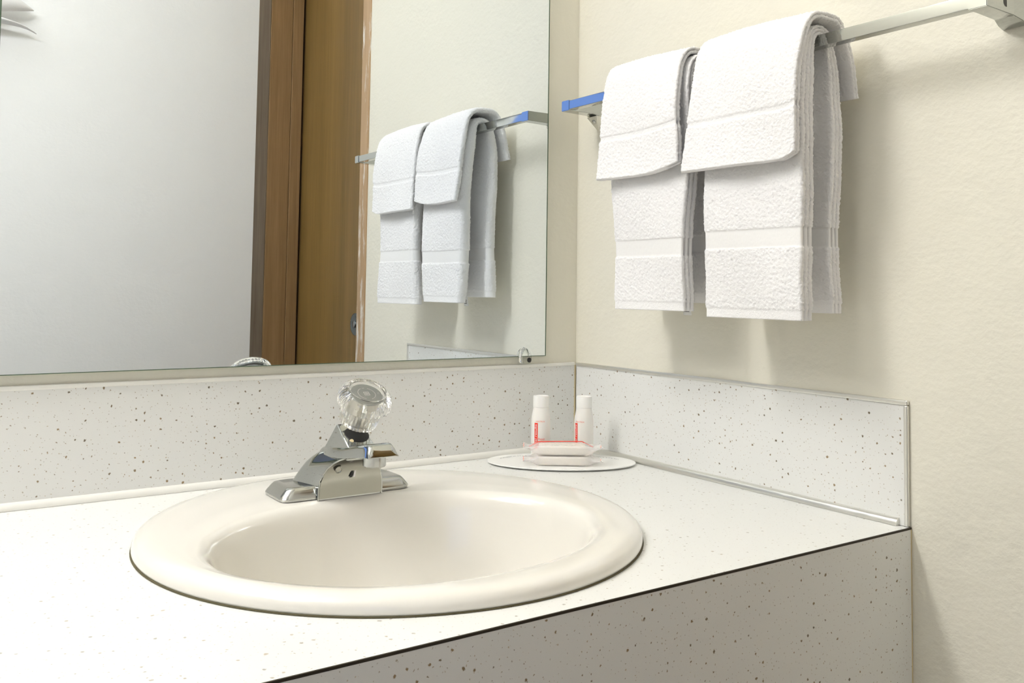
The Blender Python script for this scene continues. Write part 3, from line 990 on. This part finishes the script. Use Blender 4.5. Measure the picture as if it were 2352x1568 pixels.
def wrap(verts, faces, C, r0, ang0, zz, flip=False):
    """lay flat lettering (u right, v up, metres) round the bottle wall"""
    out = []
    for q in verts:
        th = ang0 + q[0] / r0
        dirv = RV * math.sin(th) - FV * math.cos(th)
        out.append(Vector((C.x, C.y, zz + q[1])) + dirv * (r0 + 0.00025))
    return out
def bottle(label, a, b, ang, full):
    C = tp(a, b, TZ)
    root = thing('toiletry_bottle', label, 'bottle', C, 'toiletry bottles on the tray')
    R0 = 0.0128
    lathe('body', [(0.0108, 0.0002), (0.0122, 0.0008), (R0, 0.0025), (R0, 0.045), (R0 - 0.0002, 0.050), (0.0121, 0.055), (0.0112, 0.0595), (0.0104, 0.0635), (0.0102, 0.0665)], M['bottle'], root, C, n=48, angle=60)
    lathe('cap', [(0.0103, 0.0667), (0.0104, 0.0675), (0.0104, 0.0800), (0.0101, 0.0812), (0.0090, 0.0814), (0.0085, 0.0808)], M['cap'], root, C, n=48, angle=45)
    # red band with white lettering, name and small print
    m_ = 7
    bv = [(u * 0.0046 / (m_ - 1), v) for v in (0.0, 0.0335) for u in range(m_)]
    bf = [(i, i + 1, m_ + i + 1, m_ + i) for i in range(m_ - 1)]
    zb = C.z + 0.0135
    lab = link('label_band', pymesh('label_band', wrap(bv, bf, C, R0, ang, zb), bf), M['red'], root, angle=None)
    tv, tf = text_mesh('total results', 0.0046)
    mxu = max(q[0] for q in tv)
    tv = [(0.0034 - q[1], 0.002 + q[0] * 0.0295 / mxu) for q in tv]
    out = wrap(tv, tf, C, R0 + 0.00012, ang, zb)
    link('band_lettering', pymesh('band_lettering', out, tf), M['white_ink'], lab, smooth=False)
    tv, tf = text_mesh('MATRIX', 0.0028)
    mxu = max(q[0] for q in tv)
    tv = [(0.0016 + q[0] * 0.0125 / mxu, q[1]) for q in tv]
    link('name_lettering', pymesh('name_lettering', wrap(tv, tf, C, R0, ang, zb + 0.0345), tf), M['red_soft'], lab, smooth=False)
    if full:
        tv, tf = text_mesh('Repair', 0.0040)
        mxu = max(q[0] for q in tv)
        tv = [(0.0054 + q[0] * 0.0088 / mxu, q[1]) for q in tv]
        for k, wd in ((0, 0.0090), (1, 0.0098), (2, 0.0070)):
            i = len(tv)
            for s in range(5):
                for v in (0, 0.0006):
                    tv.append((0.0054 + wd * s / 4, -0.0014 - 0.0013 * k - v))
            tf = list(tf) + [(i + 2 * s, i + 2 * s + 2, i + 2 * s + 3, i + 2 * s + 1) for s in range(4)]
        link('small_lettering', pymesh('small_lettering', wrap(tv, tf, C, R0, ang, zb + 0.0115), tf), M['red'], lab, smooth=False)
bottle('left toiletry bottle on the tray, its red label facing the camera', -0.0265, 0.021, -0.70, True)
bottle('right toiletry bottle on the tray, its red label turned to the side', 0.0305, 0.021, -1.12, False)

def soap(label, z0, seed, lift):
    rg = random.Random(seed)
    SOFF = -0.0220
    root = thing('wrapped_soap', label, 'soap', tp(0, SOFF, z0), 'wrapped soaps on the tray')
    hw, hd, hh = 0.0300, 0.0165, 0.0124
    def sec(a, sx, sz, zc, m=10, jit=0.0):
        P = []
        for cxs, czs, t0 in ((1, 1, 0), (-1, 1, 90), (-1, -1, 180), (1, -1, 270)):
            r = 0.0030
            for k in range(m // 2 + 1):
                t = math.radians(t0 + 90 * k / (m // 2))
                b = cxs * max(sx - r, 0) + r * math.cos(t) * min(1, sx / r)
                zz = czs * max(sz - r, 0) + r * math.sin(t) * min(1, sz / r)
                P.append(tp(a + rg.uniform(-jit, jit), SOFF + b + rg.uniform(-jit, jit), z0 + zc + zz + rg.uniform(-jit, jit) * 0.5))
        return P
    zc = hh / 2
    R = [sec(-hw, hd - 0.003, hh / 2 - 0.0030, zc), sec(-hw + 0.0008, hd - 0.0014, hh / 2 - 0.0016, zc), sec(-hw + 0.003, hd - 0.0006, hh / 2 - 0.0008, zc), sec(hw - 0.003, hd - 0.0006, hh / 2 - 0.0008, zc), sec(hw - 0.0008, hd - 0.0014, hh / 2 - 0.0016, zc), sec(hw, hd - 0.003, hh / 2 - 0.0030, zc)]
    loft_obj('bar', R, M['soap'], root, angle=60)
    # film: sleeve that pinches into flat crimped fins
    W = []
    for a, sx, sz, dz, j in ((-0.0505, 0.017, 0.0006, 0.004, 0.0012), (-0.0470, 0.0165, 0.0006, 0.003, 0.0012), (-0.0430, 0.0160, 0.0010, 0.002, 0.0010), (-0.0385, 0.0160, 0.0026, 0.001, 0.0008), (-0.0340, 0.0164, 0.0048, 0.0, 0.0005), (-0.0305, hd, hh / 2 - 0.0002, 0, 0.0002),
                             (-0.015, hd + 0.0002, hh / 2 - 0.00005, 0, 0.0001), (0, hd + 0.0002, hh / 2 - 0.00005, 0, 0.0001), (0.015, hd + 0.0002, hh / 2 - 0.00005, 0, 0.0001),
                             (0.0305, hd, hh / 2 - 0.0002, 0, 0.0002), (0.0340, 0.0164, 0.0048, 0, 0.0005), (0.0385, 0.0162, 0.0026, 0.001, 0.0008), (0.0430, 0.0160, 0.0010, 0.002, 0.0010), (0.0470, 0.0165, 0.0006, 0.003, 0.0012), (0.0500, 0.0175, 0.0006, 0.004, 0.0012)):
        W.append(sec(a, sx, sz, zc + dz * lift, 10, j))
    wr = loft_obj('film_wrapper', W, M['film'], root, cap0=False, cap1=False, angle=70)
    if lift > 0.5:
        zt = ZC + z0 + hh + 0.0006
        pts = [tp(-0.042, SOFF + 0.010, 0), tp(-0.030, SOFF + 0.013, 0), tp(0.0, SOFF + 0.014, 0), tp(0.026, SOFF + 0.014, 0), tp(0.040, SOFF + 0.010, 0)]
        zs = [zt - 0.0060, zt - 0.0002, zt + 0.0002, zt + 0.0004, zt - 0.0058]
        tube('red_stripe', [Vector((p.x, p.y, z)) for p, z in zip(pts, zs)], 0.0006, M['red'], wr, 6)
    for a0, b0 in ((-0.0500, -0.010), (-0.0500, 0.004), (0.0480, -0.008)):
        tube('red_mark', [tp(a0, SOFF + b0, z0 + zc + 0.004 * lift - 0.001), tp(a0 + 0.0008, SOFF + b0 + 0.004, z0 + zc + 0.004 * lift + 0.0012)], 0.0004, M['red_soft'], wr, 5)
soap('wrapped cream soap bar lying directly on the tray, under the other', TZ + 0.0002, 5, 0.0)
soap('wrapped cream soap bar with red stripe, on top of the other', TZ + 0.0002 + 0.0129, 8, 1.0)

# ------------------------------------------------------------------ towel shelf on the front wall (seen at the mirror's edge)
sh = thing('wall_shelf', 'white wall shelf seen in the mirror at its upper left edge', 'shelf', (-0.86, YF, ZC + 0.86))
zs = ZC + 0.826
fl1 = thing('folded_towel', 'thin folded white towel lying on the shelf, its edge drooping, mirrored at upper left', 'towel', (-0.86, YF + 0.1, zs))
fl2 = thing('folded_towel', 'thick folded white towel with a pointed corner, on top of the thin one', 'towel', (-0.86, YF + 0.1, zs + 0.04))
def soft_cloth(parent, prof, z0):
    """a rolled-over towel edge that narrows to a point at its right end"""
    rings = []
    for x, zc, th, dp in prof:
        rings.append([(x, YF + 0.030 + dp * (0.5 + 0.5 * math.cos(t)) * 0.9, z0 + zc + th / 2 * math.sin(t)) for t in [2 * math.pi * k / 20 for k in range(20)]])
    return loft_obj('cloth', rings, M['terry'], parent, angle=None)
soft_cloth(fl1, [(-0.945, 0.004, 0.012, 0.06), (-0.80, 0.004, 0.012, 0.06), (-0.70, 0.005, 0.012, 0.06), (-0.66, 0.005, 0.011, 0.055), (-0.63, 0.0045, 0.010, 0.05), (-0.605, 0.003, 0.0075, 0.04), (-0.585, 0.0010, 0.0055, 0.03), (-0.570, -0.002, 0.004, 0.02), (-0.556, -0.0075, 0.0022, 0.012), (-0.550, -0.0105, 0.0010, 0.006)], zs + 0.003)
soft_cloth(fl2, [(-0.94, 0.030, 0.060, 0.07), (-0.80, 0.034, 0.066, 0.075), (-0.70, 0.036, 0.068, 0.075), (-0.66, 0.037, 0.064, 0.07), (-0.63, 0.037, 0.053, 0.06), (-0.605, 0.036, 0.038, 0.05), (-0.585, 0.0345, 0.024, 0.035), (-0.572, 0.0335, 0.014, 0.022), (-0.562, 0.0325, 0.006, 0.012), (-0.557, 0.032, 0.0015, 0.005)], zs + 0.0155)
box('board', (-0.96, YF + 0.0, zs - 0.013), (-0.70, YF + 0.11, zs - 0.0005), M['enamel'], sh, bev=0.002)

# ------------------------------------------------------------------ vanity lamp and added fill panel
vl = thing('vanity_light', 'long white vanity lamp on the back wall, up to the left of the mirror', 'lamp', (-1.22, 0, ZC + 1.18))
LX0, LX1 = -1.66, -0.78
box('housing', (LX0, -0.0005, ZC + 1.12), (LX1, -0.05, ZC + 1.25), M['enamel'], vl, bev=0.004)
box('diffuser', (LX0 + 0.01, -0.0505, ZC + 1.125), (LX1 - 0.01, -0.175, ZC + 1.245), M['lamp'], vl, bev=0.02, seg=4)
cg = thing('fill_panel', 'flat white ceiling panel added as fill light over the left part of the vanity', 'lamp', (-1.9, -0.5, ZT))  # unseen panel added as soft fill for the towels and counter
box('fill_base', (-2.5, -0.80, ZT - 0.0005), (-1.3, -0.20, ZT - 0.03), M['enamel'], cg)
box('lens', (-2.48, -0.78, ZT - 0.0305), (-1.32, -0.22, ZT - 0.08), M['fill_glow'], cg, bev=0.015)
